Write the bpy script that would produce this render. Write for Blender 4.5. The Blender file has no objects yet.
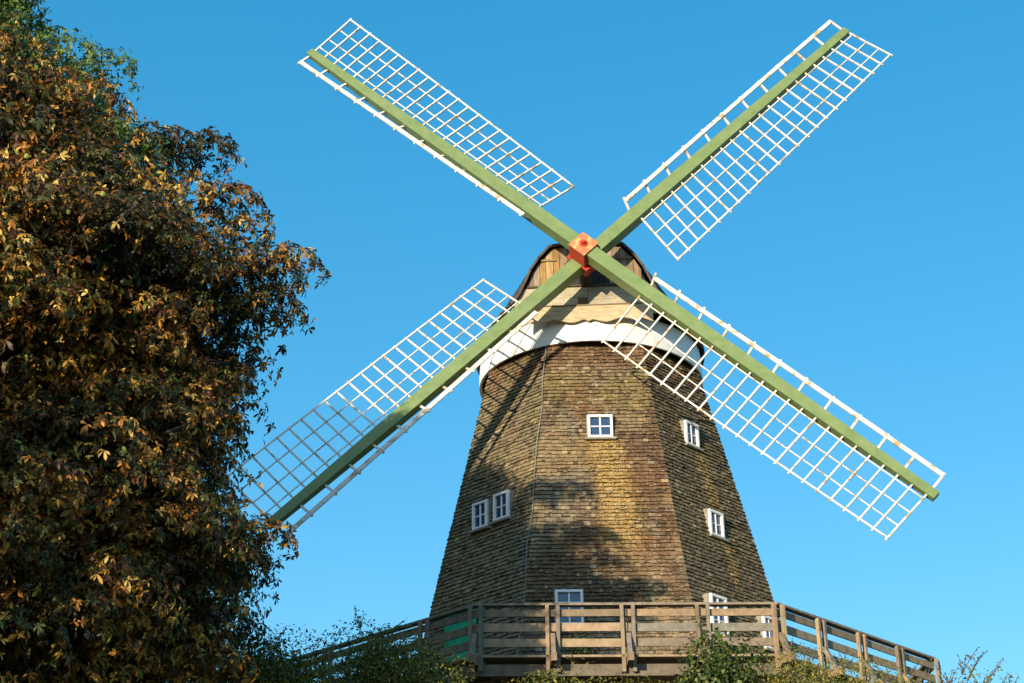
import bpy, math, random
import numpy as np
from mathutils import Vector, Matrix

rng = np.random.default_rng(7)
random.seed(7)
C = bpy.context.scene.collection
SC = bpy.context.scene
RAD = math.radians

# ------------------------------------------------------------------ camera
CAM_POS = Vector((0.0, -36.254, -7.955))
YAW, PITCH, ROLL, FPX = 2.889, 25.694, -0.699, 1700.0
cam_d = bpy.data.cameras.new('camera')
cam = bpy.data.objects.new('camera', cam_d)
C.objects.link(cam)
_y, _t, _r = RAD(YAW), RAD(PITCH), RAD(ROLL)
_F = Vector((-math.sin(_y)*math.cos(_t), math.cos(_y)*math.cos(_t), math.sin(_t)))
_R = Vector((math.cos(_y), math.sin(_y), 0))
_U = _R.cross(_F)
_R2 = _R*math.cos(_r) + _U*math.sin(_r)
_U2 = -_R*math.sin(_r) + _U*math.cos(_r)
M = Matrix((( _R2.x, _U2.x, -_F.x, CAM_POS.x), (_R2.y, _U2.y, -_F.y, CAM_POS.y), (_R2.z, _U2.z, -_F.z, CAM_POS.z), (0, 0, 0, 1)))
cam.matrix_world = M
cam_d.sensor_fit = 'HORIZONTAL'
cam_d.sensor_width = 36.0
cam_d.lens = 36.0*FPX/1024.0
cam_d.clip_end = 20000
SC.camera = cam

# ------------------------------------------------------------------ light
SUN_EL, SUN_AZ = 7.0, 25.0          # azimuth measured from -Y towards -X
to_sun = Vector((-math.sin(RAD(SUN_AZ))*math.cos(RAD(SUN_EL)), -math.cos(RAD(SUN_AZ))*math.cos(RAD(SUN_EL)), math.sin(RAD(SUN_EL))))
sd = bpy.data.lights.new('sun', 'SUN')
sd.energy = 5.0
sd.angle = RAD(0.5)
sd.color = (1.0, 0.83, 0.60)
so = bpy.data.objects.new('sun', sd)
C.objects.link(so)
so.rotation_euler = to_sun.to_track_quat('Z', 'Y').to_euler()
so.location = (-20, -40, 20)

world = bpy.data.worlds.new('World')
SC.world = world
world.use_nodes = True
wn = world.node_tree
wn.nodes.clear()
wo = wn.nodes.new('ShaderNodeOutputWorld')
bg = wn.nodes.new('ShaderNodeBackground')
sky = wn.nodes.new('ShaderNodeTexSky')
sky.sky_type = 'NISHITA'
sky.sun_disc = False
sky.sun_elevation = RAD(SUN_EL+18)
sky.sun_rotation = math.atan2(to_sun.x, to_sun.y)
sky.altitude = 0
sky.air_density = 1.0
sky.dust_density = 0.4
sky.ozone_density = 1.5
hs = wn.nodes.new('ShaderNodeHueSaturation')
hs.inputs['Hue'].default_value = 0.489
hs.inputs['Saturation'].default_value = 1.97
hs.inputs['Value'].default_value = 2.06
gm_ = wn.nodes.new('ShaderNodeGamma')
gm_.inputs['Gamma'].default_value = 0.6
wn.links.new(sky.outputs[0], gm_.inputs['Color'])
wn.links.new(gm_.outputs[0], hs.inputs['Color'])
wn.links.new(hs.outputs[0], bg.inputs['Color'])
bg.inputs['Strength'].default_value = 0.13
wn.links.new(bg.outputs[0], wo.inputs['Surface'])
SC.view_settings.view_transform = 'Standard'
SC.view_settings.look = 'None'
SC.view_settings.exposure = 0.5
SC.view_settings.gamma = 1
SC.render.engine = 'CYCLES'

# ------------------------------------------------------------------ materials
def newmat(name):
    m = bpy.data.materials.new(name)
    m.use_nodes = True
    nt = m.node_tree
    return m, nt, nt.nodes['Principled BSDF']

def N(nt, t, **kw):
    n = nt.nodes.new(t)
    for k, v in kw.items():
        if k in n.inputs.keys():
            n.inputs[k].default_value = v
        else:
            setattr(n, k, v)
    return n

def ramp(nt, stops):
    r = nt.nodes.new('ShaderNodeValToRGB')
    e = r.color_ramp.elements
    while len(e) > 1:
        e.remove(e[-1])
    e[0].position = stops[0][0]
    e[0].color = (*stops[0][1], 1)
    for p, c in stops[1:]:
        x = e.new(p)
        x.color = (*c, 1)
    return r

def objcoord(nt, scale=(1, 1, 1)):
    tc = nt.nodes.new('ShaderNodeTexCoord')
    mp = nt.nodes.new('ShaderNodeMapping')
    mp.inputs['Scale'].default_value = scale
    nt.links.new(tc.outputs['Object'], mp.inputs['Vector'])
    return mp.outputs[0]

def add_bump(nt, bsdf, height, strength=0.3, dist=0.01):
    b = nt.nodes.new('ShaderNodeBump')
    b.inputs['Strength'].default_value = strength
    b.inputs['Distance'].default_value = dist
    nt.links.new(height, b.inputs['Height'])
    nt.links.new(b.outputs[0], bsdf.inputs['Normal'])

def noisy(name, stops, scale=4.0, vec=(1, 1, 1), detail=6, rough=0.7, bump=0.2, speck=None, spec=0.3):
    """plain surface with a noise driven colour ramp, optional specks (colour, threshold, scale)"""
    m, nt, b = newmat(name)
    v = objcoord(nt, vec)
    n = N(nt, 'ShaderNodeTexNoise', Scale=scale, Detail=detail, Roughness=0.65)
    nt.links.new(v, n.inputs['Vector'])
    r = ramp(nt, stops)
    nt.links.new(n.outputs['Fac'], r.inputs[0])
    col = r.outputs[0]
    if speck:
        sc, th, c = speck
        n2 = N(nt, 'ShaderNodeTexNoise', Scale=sc, Detail=4, Roughness=0.6)
        nt.links.new(v, n2.inputs['Vector'])
        r2 = ramp(nt, [(th, (0, 0, 0)), (th+0.06, (1, 1, 1))])
        nt.links.new(n2.outputs['Fac'], r2.inputs[0])
        mx = nt.nodes.new('ShaderNodeMixRGB')
        nt.links.new(r2.outputs[0], mx.inputs[0])
        nt.links.new(col, mx.inputs[1])
        mx.inputs[2].default_value = (*c, 1)
        col = mx.outputs[0]
    nt.links.new(col, b.inputs['Base Color'])
    b.inputs['Roughness'].default_value = rough
    b.inputs['Specular IOR Level'].default_value = spec
    if bump:
        add_bump(nt, b, n.outputs['Fac'], bump, 0.02)
    return m

def attr_mat(name, attr='Col', grain=(14, 14, 3), amount=0.35, rough=0.85, bump=0.4, trans=0.0):
    """colour carried per board / leaf in an attribute, broken up by grain noise"""
    m, nt, b = newmat(name)
    a = nt.nodes.new('ShaderNodeAttribute')
    a.attribute_name = attr
    col = a.outputs['Color']
    b.inputs['Roughness'].default_value = rough
    b.inputs['Specular IOR Level'].default_value = 0.25
    if amount > 0:
        v = objcoord(nt, grain)
        n = N(nt, 'ShaderNodeTexNoise', Scale=2.2, Detail=6, Roughness=0.7)
        nt.links.new(v, n.inputs['Vector'])
        r = ramp(nt, [(0.25, (1-amount,)*3), (0.75, (1+amount,)*3)])
        nt.links.new(n.outputs['Fac'], r.inputs[0])
        mx = nt.nodes.new('ShaderNodeMixRGB')
        mx.blend_type = 'MULTIPLY'
        mx.inputs[0].default_value = 1
        nt.links.new(col, mx.inputs[1])
        nt.links.new(r.outputs[0], mx.inputs[2])
        col = mx.outputs[0]
        if bump:
            add_bump(nt, b, n.outputs['Fac'], bump, 0.012)
    nt.links.new(col, b.inputs['Base Color'])
    if trans > 0:
        out = nt.nodes['Material Output']
        tr = nt.nodes.new('ShaderNodeBsdfTranslucent')
        nt.links.new(col, tr.inputs['Color'])
        ms = nt.nodes.new('ShaderNodeMixShader')
        ms.inputs[0].default_value = trans
        nt.links.new(b.outputs[0], ms.inputs[1])
        nt.links.new(tr.outputs[0], ms.inputs[2])
        nt.links.new(ms.outputs[0], out.inputs['Surface'])
    return m

MAT = {}
MAT['shingle'] = attr_mat('weathered_shingle', grain=(9, 9, 2.5), amount=0.55)
def add_lichen(m):
    nt = m.node_tree
    b = nt.nodes['Principled BSDF']
    src = b.inputs['Base Color'].links[0].from_socket
    a = [n for n in nt.nodes if n.type == 'ATTRIBUTE'][0]
    v = objcoord(nt)
    n = N(nt, 'ShaderNodeTexNoise', Scale=30.0, Detail=5, Roughness=0.7)
    nt.links.new(v, n.inputs['Vector'])
    ad = nt.nodes.new('ShaderNodeMath')
    ad.operation = 'MULTIPLY_ADD'
    nt.links.new(a.outputs['Alpha'], ad.inputs[0])
    ad.inputs[1].default_value = .17
    nt.links.new(n.outputs['Fac'], ad.inputs[2])
    r = ramp(nt, [(0.66, (0, 0, 0)), (0.72, (1, 1, 1))])
    nt.links.new(ad.outputs[0], r.inputs[0])
    mx = nt.nodes.new('ShaderNodeMixRGB')
    nt.links.new(r.outputs[0], mx.inputs[0])
    nt.links.new(src, mx.inputs[1])
    mx.inputs[2].default_value = (0.46, 0.33, 0.11, 1)
    # small pale weathered flecks everywhere
    n2 = N(nt, 'ShaderNodeTexNoise', Scale=14.0, Detail=4, Roughness=0.65)
    nt.links.new(objcoord(nt, (1, 1, 2.4)), n2.inputs['Vector'])
    r2 = ramp(nt, [(0.57, (0, 0, 0)), (0.66, (.8, .8, .8))])
    nt.links.new(n2.outputs['Fac'], r2.inputs[0])
    mx2 = nt.nodes.new('ShaderNodeMixRGB')
    nt.links.new(r2.outputs[0], mx2.inputs[0])
    nt.links.new(mx.outputs[0], mx2.inputs[1])
    mx2.inputs[2].default_value = (0.42, 0.35, 0.24, 1)
    nt.links.new(mx2.outputs[0], b.inputs['Base Color'])
add_lichen(MAT['shingle'])
MAT['core'] = noisy('shadowed_sheathing', [(0.3, (0.035, 0.025, 0.018)), (0.7, (0.06, 0.045, 0.03))])
MAT['board'] = attr_mat('weathered_board', grain=(9, 9, 1.6), amount=0.6)
MAT['clad'] = attr_mat('weathered_cladding', grain=(1.6, 9, 9), amount=0.45)
MAT['rail'] = attr_mat('weathered_rail', grain=(3, 3, 3), amount=0.45, bump=0.3)
MAT['green'] = noisy('green_paint', [(0.25, (0.115, 0.175, 0.06)), (0.5, (0.155, 0.225, 0.082)), (0.75, (0.20, 0.26, 0.11))], scale=3.5, detail=9, rough=0.5, bump=0.12,
                     speck=(9, 0.64, (0.22, 0.24, 0.12)), spec=0.4)
MAT['white'] = noisy('old_white_paint', [(0.3, (0.56, 0.52, 0.44)), (0.7, (0.76, 0.74, 0.69))], scale=2.5, rough=0.6, bump=0.05,
                     speck=(4.5, 0.56, (0.42, 0.30, 0.14)))
MAT['skirt'] = noisy('white_skirt_paint', [(0.3, (0.74, 0.74, 0.72)), (0.7, (0.84, 0.84, 0.82))], scale=1.5, vec=(1, 1, .3), rough=0.5, bump=0.05,
                     speck=(3.2, 0.61, (0.60, 0.57, 0.48)))
MAT['red'] = noisy('red_lead_paint', [(0.3, (0.38, 0.032, 0.016)), (0.7, (0.50, 0.05, 0.022))], scale=4, rough=0.5, bump=0.1,
                   speck=(7, 0.64, (0.50, 0.17, 0.06)))
MAT['redface'] = noisy('faded_red_paint', [(0.3, (0.50, 0.13, 0.05)), (0.7, (0.60, 0.22, 0.10))], scale=4, rough=0.55, bump=0.1,
                       speck=(5, 0.52, (0.62, 0.34, 0.13)))
MAT['iron'] = noisy('dark_iron', [(0.3, (0.03, 0.03, 0.03)), (0.7, (0.07, 0.055, 0.045))], rough=0.6)
MAT['roof'] = attr_mat('dark_roof_shingle', grain=(4, 4, 4), amount=0.3)
MAT['frame'] = noisy('window_white', [(0.3, (0.76, 0.76, 0.74)), (0.7, (0.84, 0.84, 0.83))], scale=5, rough=0.4, bump=0)
MAT['sill'] = noisy('grey_casing', [(0.3, (0.20, 0.185, 0.145)), (0.7, (0.33, 0.31, 0.25))], scale=5, rough=0.8)
MAT['door'] = noisy('green_door_paint', [(0.3, (0.01, 0.34, 0.16)), (0.7, (0.03, 0.46, 0.25))], scale=3, rough=0.4, bump=0)
MAT['cable'] = noisy('zinc_cable', [(0.3, (0.16, 0.16, 0.13)), (0.7, (0.26, 0.25, 0.21))], rough=0.5)
MAT['leaf'] = attr_mat('leaf', amount=0.0, rough=0.48, trans=0.15)
MAT['brick'] = None
MAT['bark'] = noisy('bark', [(0.3, (0.05, 0.036, 0.024)), (0.7, (0.13, 0.10, 0.07))], scale=3, vec=(2, 2, .5), rough=0.9, bump=0.8)
MAT['fruit'] = noisy('green_husk', [(0.3, (0.22, 0.26, 0.05)), (0.7, (0.32, 0.34, 0.08))], scale=20, rough=0.7)
MAT['ground'] = noisy('grass_ground', [(0.3, (0.025, 0.04, 0.012)), (0.55, (0.045, 0.062, 0.018)), (0.8, (0.07, 0.07, 0.03))], scale=0.7, detail=10, rough=0.95, bump=0.6)
# glass: dark reflecting pane
m, nt, b = newmat('window_glass')
b.inputs['Base Color'].default_value = (0.025, 0.05, 0.12, 1)
b.inputs['Roughness'].default_value = 0.06
b.inputs['Specular IOR Level'].default_value = 0.9
MAT['glass'] = m
# brick for the base
m, nt, b = newmat('brick_base')
v = objcoord(nt)
bt = N(nt, 'ShaderNodeTexBrick', Scale=4.0)
bt.inputs['Color1'].default_value = (0.28, 0.10, 0.06, 1)
bt.inputs['Color2'].default_value = (0.20, 0.07, 0.045, 1)
bt.inputs['Mortar'].default_value = (0.35, 0.32, 0.28, 1)
nt.links.new(v, bt.inputs['Vector'])
nt.links.new(bt.outputs['Color'], b.inputs['Base Color'])
b.inputs['Roughness'].default_value = 0.9
MAT['brick'] = m

# ------------------------------------------------------------------ mesh helpers
class MB:
    def __init__(self):
        self.v = []
        self.f = []
        self.c = []      # colour per face
    def face(self, pts, col=(1, 1, 1)):
        n = len(self.v)
        self.v += [tuple(p) for p in pts]
        self.f.append(tuple(range(n, n+len(pts))))
        self.c.append(col)
    def hexa(self, p, col=(1, 1, 1)):
        """p: 8 corners, 0-3 one end ring, 4-7 the other"""
        n = len(self.v)
        self.v += [tuple(q) for q in p]
        for f in ((3, 2, 1, 0), (4, 5, 6, 7), (0, 1, 5, 4), (1, 2, 6, 5), (2, 3, 7, 6), (3, 0, 4, 7)):
            self.f.append(tuple(n+i for i in f))
            self.c.append(col)
    def beam(self, a, b, w, h, up=(0, 0, 1), w2=None, h2=None, col=(1, 1, 1)):
        """beam from a to b; w across, h along up"""
        a, b, up = Vector(a), Vector(b), Vector(up)
        d = (b-a).normalized()
        x = d.cross(up).normalized()
        z = x.cross(d).normalized()
        w2 = w if w2 is None else w2
        h2 = h if h2 is None else h2
        def ring(c, w, h):
            return [c - x*w/2 - z*h/2, c + x*w/2 - z*h/2, c + x*w/2 + z*h/2, c - x*w/2 + z*h/2]
        self.hexa(ring(a, w, h)+ring(b, w2, h2), col)
    def box(self, c, s, col=(1, 1, 1), ax=None):
        c = Vector(c)
        X, Y, Z = ax or (Vector((1, 0, 0)), Vector((0, 1, 0)), Vector((0, 0, 1)))
        h = [x/2 for x in s]
        r = []
        for sz in (-1, 1):
            for sx, sy in ((-1, -1), (1, -1), (1, 1), (-1, 1)):
                r.append(c + X*h[0]*sx + Y*h[1]*sy + Z*h[2]*sz)
        self.hexa(r, col)
    def tube(self, pts, rad, n=8, col=(1, 1, 1)):
        pts = [Vector(p) for p in pts]
        base = len(self.v)
        for i, p in enumerate(pts):
            d = (pts[min(i+1, len(pts)-1)]-pts[max(i-1, 0)]).normalized()
            x = d.cross(Vector((0.3, 0.2, 1)))
            x = x.normalized() if x.length > 1e-4 else Vector((1, 0, 0))
            y = d.cross(x).normalized()
            r = rad[i] if hasattr(rad, '__len__') else rad
            for k in range(n):
                a = 2*math.pi*k/n
                self.v.append(tuple(p + x*r*math.cos(a) + y*r*math.sin(a)))
        for i in range(len(pts)-1):
            for k in range(n):
                a, b2 = base+i*n+k, base+i*n+(k+1) % n
                self.f.append((a, b2, b2+n, a+n))
                self.c.append(col)
        self.f.append(tuple(base+k for k in reversed(range(n))))
        self.c.append(col)
        self.f.append(tuple(base+(len(pts)-1)*n+k for k in range(n)))
        self.c.append(col)
    def prism(self, poly, off, col=(1, 1, 1)):
        """poly: list of 3d points (flat), extruded by vector off"""
        off = Vector(off)
        a = [Vector(p) for p in poly]
        b2 = [p+off for p in a]
        self.face(a, col)
        self.face(list(reversed(b2)), col)
        n = len(a)
        for i in range(n):
            j = (i+1) % n
            self.face([a[j], a[i], b2[i], b2[j]], col)
    def build(self, name, mat, parent=None, bevel=0.0, smooth=False, **tags):
        me = bpy.data.meshes.new(name)
        v = np.array(self.v, dtype=float)
        org = np.array([(v[:, 0].min()+v[:, 0].max())/2, (v[:, 1].min()+v[:, 1].max())/2, v[:, 2].min()])
        me.from_pydata([tuple(p) for p in (v-org)], [], self.f)
        at = me.attributes.new('Col', 'FLOAT_COLOR', 'FACE')
        cc = np.ones((len(self.f), 4), dtype=np.float32)
        for i_, c_ in enumerate(self.c):
            cc[i_, :len(c_)] = c_
        at.data.foreach_set('color', cc.ravel())
        if smooth:
            me.polygons.foreach_set('use_smooth', [True]*len(self.f))
        me.materials.append(mat)
        me.update()
        return link(name, me, org, parent, bevel, **tags)

def wloc(o):
    p = Vector(o.location)
    while o.parent:
        o = o.parent
        p += o.location
    return p

def link(name, me, org, parent=None, bevel=0.0, **tags):
    o = bpy.data.objects.new(name, me)
    C.objects.link(o)
    org = Vector(org)
    if parent is not None:
        o.parent = parent
        o.location = org - wloc(parent)
    else:
        o.location = org
    if bevel > 0:
        md = o.modifiers.new('bevel', 'BEVEL')
        md.width = bevel
        md.segments = 1
        md.limit_method = 'ANGLE'
    for k, val in tags.items():
        o[k] = val
    return o

def thing(name, label, cat, loc, group=None):
    o = bpy.data.objects.new(name, None)
    o.empty_display_size = 0.3
    C.objects.link(o)
    o.location = loc
    o['label'] = label
    o['category'] = cat
    if group:
        o['group'] = group
    return o

def jit(c, a=0.12):
    k = 1 + random.uniform(-a, a)
    return tuple(max(0.0, x*k*(1+random.uniform(-a*.3, a*.3))) for x in c)

# ------------------------------------------------------------------ ground: lawn rising to the mill's mound
def ground_z(x, y):
    r = math.hypot(x, y)
    t = min(max((r-8.5)/22.0, 0), 1)
    s = t*t*(3-2*t)
    z = -3.0 + (-9.6+3.0)*s
    return z + 0.12*math.sin(x*.31+1)*math.cos(y*.27)*min(1, r/20)
gb = MB()
xs = sorted(set([-4000, -1500, -600, -250, -120, -70] + list(range(-45, 46, 3)) + [70, 120, 250, 600, 1500, 4000]))
idx = {}
for i, x in enumerate(xs):
    for j, y in enumerate(xs):
        idx[i, j] = len(gb.v)
        gb.v.append((x, y, ground_z(x, y)))
for i in range(len(xs)-1):
    for j in range(len(xs)-1):
        gb.f.append((idx[i, j], idx[i+1, j], idx[i+1, j+1], idx[i, j+1]))
        gb.c.append((1, 1, 1))
gb.build('ground', MAT['ground'], smooth=True, kind='structure')

# ------------------------------------------------------------------ the windmill
PHI, V0 = 4.503, -2.793
def trad(z):
    return 4.5 + (3.302-4.5)*z/5.003
def tv(k, z, off=0.0):
    a = RAD(PHI + (V0 if k % 8 == 0 else 0) - 22.5 + 45*k)
    r = trad(z)+off
    return Vector((r*math.sin(a), -r*math.cos(a), z))
BASE = -3.0
mill = thing('windmill', 'tall shingled smock windmill with green and white lattice sails behind the wooden railing', 'windmill', (0, 0, BASE))

Z0, Z1 = -0.9, 8.36
core = MB()
bot = [tv(k, Z0, -.03) for k in range(8)]
top = [tv(k, Z1, -.03) for k in range(8)]
for k in range(8):
    j = (k+1) % 8
    core.face([bot[k], bot[j], top[j], top[k]])
core.face(list(reversed(bot)))
core.face(top)
core.build('tower_core', MAT['core'], mill)

# value noise for stains that follow the wall
_perm = rng.random((64, 64))
def vnoise(x, y):
    xi, yi = math.floor(x), math.floor(y)
    fx, fy = x-xi, y-yi
    fx, fy = fx*fx*(3-2*fx), fy*fy*(3-2*fy)
    g = lambda a, b: _perm[a % 64, b % 64]
    return (g(xi, yi)*(1-fx)+g(xi+1, yi)*fx)*(1-fy) + (g(xi, yi+1)*(1-fx)+g(xi+1, yi+1)*fx)*fy
def fbm(x, y):
    return (vnoise(x, y)*.5 + vnoise(x*2.1+7, y*2.1+3)*.3 + vnoise(x*4.3+1, y*4.3+9)*.2)
def mix(a, b, t):
    t = min(max(t, 0), 1)
    return tuple(a[i]*(1-t)+b[i]*t for i in range(3))
def sst(e0, e1, x):
    t = min(max((x-e0)/(e1-e0), 0), 1)
    return t*t*(3-2*t)
WOOD = (0.235, 0.170, 0.088)
GREYW = (0.185, 0.150, 0.10)
REDW = (0.15, 0.082, 0.038)
OLIVE = (0.19, 0.15, 0.058)
GOLD = (0.43, 0.29, 0.045)
PALE = (0.36, 0.29, 0.18)
def shingle_colour(k, lat, z):
    """weathering: lat metres from facet centre line, z height; stains and lichen stay with the wall"""
    n = fbm(lat*1.1+k*11.3, z*1.1)
    n2 = fbm(lat*3+k*5.1+40, z*2.2)
    lich = sst(.62, .8, n2)*.5
    c = mix(WOOD, GREYW, sst(.40, .62, n))
    if k == 0:
        c = mix(c, OLIVE, sst(6.2, 6.8, z)*sst(7.75, 7.2, z)*sst(.3, .55, n2)*.9)
        c = mix(c, REDW, sst(7.35, 7.8, z)*.8)
        c = mix(c, (0.085, 0.045, 0.025), sst(.5, .66, fbm(lat*.9+3, z*.45+20))*.75)
        c = mix(c, REDW, sst(.55, .1, abs(lat+.25))*sst(.75, .2, abs(z-6.65))*sst(.35, .6, n2)*.9)
        rb = sst(1.0, .15, abs(lat-.75-(5.2-z)*.12))*sst(2.3, 3.2, z)*sst(6.0, 5.3, z)
        c = mix(c, REDW, rb*sst(.3, .55, n2)*.85)
        st = sst(.62, .2, abs(lat-.1-(5.7-z)*.12))*sst(2.7, 3.4, z)*sst(5.80, 5.7, z)
        lich = st
        c = mix(c, (0.20, 0.11, 0.03), st*.7)
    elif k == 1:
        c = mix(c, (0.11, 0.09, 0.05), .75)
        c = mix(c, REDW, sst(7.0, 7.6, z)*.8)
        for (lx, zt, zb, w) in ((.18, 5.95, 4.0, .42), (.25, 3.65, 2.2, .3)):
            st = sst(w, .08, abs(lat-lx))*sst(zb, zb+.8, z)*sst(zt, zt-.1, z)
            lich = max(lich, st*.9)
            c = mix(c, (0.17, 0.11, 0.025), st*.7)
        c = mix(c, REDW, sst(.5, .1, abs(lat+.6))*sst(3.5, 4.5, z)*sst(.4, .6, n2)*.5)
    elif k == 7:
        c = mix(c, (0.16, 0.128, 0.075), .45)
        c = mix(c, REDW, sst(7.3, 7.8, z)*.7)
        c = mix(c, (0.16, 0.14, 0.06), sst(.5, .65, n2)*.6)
    # single shingles differ
    r = random.random()
    if r < .06:
        c = mix(c, PALE, .55)
    elif r < .18:
        c = mix(c, (0.06, 0.042, 0.028), .7)
    return jit(c, .17)+(lich,)

tw = MB()
EXPO = .090
nz = int((Z1-Z0)/EXPO)
for k in range(8):
    a0, a1 = tv(k, 0), tv(k+1, 0)
    nrm = (a1-a0).cross(tv(k, 5)-a0).normalized()
    if nrm.dot(Vector((a0.x+a1.x, a0.y+a1.y, 0))) < 0:
        nrm = -nrm
    for i in range(nz):
        z0 = Z0+i*EXPO
        z1 = z0+EXPO*1.25
        A, B = tv(k, z0), tv(k+1, z0)
        A2, B2 = tv(k, z1), tv(k+1, z1)
        L = (B-A).length
        mid = (A+B)/2
        ud = (B-A).normalized()
        x = -0.012
        row = random.uniform(-.004, .004)
        rowc = random.uniform(.85, 1.15)
        ph = random.random()*6
        while x < L+.012:
            w = random.uniform(.05, .14)
            xe = min(x+w, L+.014)
            if L-xe < .05:
                xe = L+.014
            o = .040+random.uniform(-.006, .014)
            dz = random.uniform(-.012, .010) + row + .008*math.sin(x*2.2+ph)
            def P(t, z, off, AA, BB):
                s = t/L
                p = AA.lerp(BB, s)
                p.z += z
                return p + nrm*off
            g = .0012
            p0 = P(x+g, dz, o, A, B)
            p1 = P(xe-g, dz+random.uniform(-.004, .004), o+random.uniform(-.004, .006), A, B)
            p2 = P(xe-g, 0, .004, A2, B2)
            p3 = P(x+g, 0, .004, A2, B2)
            q0, q1 = p0 - nrm*.040, p1 - nrm*.040
            lat = (x+xe)/2 - L/2
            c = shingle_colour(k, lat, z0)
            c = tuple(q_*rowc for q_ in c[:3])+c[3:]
            n = len(tw.v)
            tw.v += [tuple(p0), tuple(p1), tuple(p2), tuple(p3), tuple(q0), tuple(q1)]
            dk = tuple(v*.55 for v in c[:3])+(0,)  # butt faces darkened: the row shadow line put into the colour
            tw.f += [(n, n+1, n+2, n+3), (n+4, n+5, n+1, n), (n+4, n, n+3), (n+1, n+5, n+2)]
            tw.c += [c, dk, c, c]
            x = xe
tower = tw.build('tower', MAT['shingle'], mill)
# brick plinth down to the mound
pl = MB()
b0 = [tv(k, Z0-.02, -.10) for k in range(8)]
b1 = [Vector((p.x*1.03, p.y*1.03, BASE-.5)) for p in b0]
for k in range(8):
    j = (k+1) % 8
    pl.face([b1[k], b1[j], b0[j], b0[k]])
pl.build('tower_base', MAT['brick'], mill)
# lightning conductor down the corner
lc = MB()
pts = []
for i in range(12):
    z = 8.2-i*(8.2-Z0)/11
    p = tv(0, z, .055)
    p.x -= .03*math.sin(i*2.3)+.03
    pts.append(p)
lc.tube(pts, .010, 6)
lc.build('lightning_conductor', MAT['cable'], mill)

# windows -----------------------------------------------------------
def facet_frame(k, lat, z):
    A, B = tv(k, z), tv(k+1, z)
    u = (B-A).normalized()
    n = Vector((u.y, -u.x, 0))
    return (A+B)/2+u*lat, u, n
def make_window(k, lat, z, w, h, casing=True, lab=None, lift=.05, mull=1):
    c, u, n = facet_frame(k, lat, z)
    zz = Vector((0, 0, 1))
    # upright casement: its foot stands proud of the shingles, its head further out because the wall leans back
    foot = facet_frame(k, lat, z-h/2)[0]
    c = Vector((foot.x, foot.y, z)) + n*(.025 if k == 1 else lift)
    ax = (u, n, zz)
    f = MB()
    fw, dp = .052, .07
    f.box(c+zz*(h/2-fw/2), (w, dp, fw), ax=ax)
    f.box(c-zz*(h/2-fw/2), (w, dp, fw), ax=ax)
    for s in (-1, 1):
        f.box(c+u*s*(w/2-fw/2), (fw, dp, h-2*fw), ax=ax)
    # sash rails, 3 mm behind the frame face
    f.box(c-n*.012, (.034, .034, h-2*fw), ax=ax)
    for i in range(mull):
        zc = -h/2+fw+(h-2*fw)*(i+1)/(mull+1)
        for s in (-1, 1):
            f.box(c-n*.012+zz*zc+u*s*(w-2*fw+.034)/4, ((w-2*fw-.034)/2, .030, .028), ax=ax)
    win = f.build('window', MAT['frame'], mill, bevel=.004)
    if lab:
        win['label'] = lab
    g = MB()
    g.box(c-n*.024, (w-2*fw-.002, .006, h-2*fw-.002), ax=ax)
    g.build('pane', MAT['glass'], win)
    if casing:
        q = MB()
        dd = .30
        hc = c - n*(dp/2+dd/2-.01)
        for s in (-1, 1):
            q.box(hc+u*s*(w/2+.012), (.022, dd, h+.04), ax=ax)
        q.box(hc+zz*(h/2+.012), (w+.046, dd, .022), ax=ax)
        q.box(c-zz*(h/2+.035)+n*.025, (w+.12, .13, .045), ax=ax)
        q.build('sill', MAT['sill'], win)
    return win
make_window(0, .013, 6.05, .53, .52, lab='small four-pane window high in the front face')
make_window(0, -.781, 1.80, .55, .72, lab='window of the front face partly behind the railing', mull=2)
make_window(7, -.27, 4.34, .44, .60, lab='left window of the pair on the left face')
make_window(7, .36, 4.38, .44, .60, lab='right window of the pair on the left face')
make_window(1, -.05, 6.20, .45, .56, lab='upper window on the right face')
make_window(1, -.03, 4.03, .47, .57, lab='middle window on the right face')
make_window(1, -.85, 1.78, .52, .80, lab='lower window on the right face behind the railing', mull=2)
make_window(1, .86, 1.75, .42, .70, lab='narrow window at the far edge of the right face', mull=2)
# door ----------------------------------------------------------------
c, u, n = facet_frame(7, -.15, 1.0)
foot = c
c = Vector((foot.x, foot.y, 1.05)) + n*.06
zz = Vector((0, 0, 1))
dm = MB()
dw, dh = .66, 1.86
for i in range(6):
    dm.box(c+u*(-dw/2+dw*(i+.5)/6), (dw/6-.008, .05, dh), ax=(u, n, zz))
for s in (-.6, .65):
    dm.box(c+zz*s+n*.035, (dw-.05, .018, .12), ax=(u, n, zz))
door = dm.build('door', MAT['door'], mill)
fm = MB()
for s in (-1, 1):
    fm.box(c+u*s*(dw/2+.04)-n*.01, (.07, .12, dh+.05), ax=(u, n, zz))
fm.box(c+zz*(dh/2+.06)-n*.01, (dw+.16, .12, .07), ax=(u, n, zz))
fm.build('door_frame', MAT['door'], door)
hm = MB()
hm.tube([c+u*.27+n*.05-zz*.1, c+u*.27+n*.09-zz*.1, c+u*.17+n*.09-zz*.1], .012, 6)
hm.build('handle', MAT['iron'], door)

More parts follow.
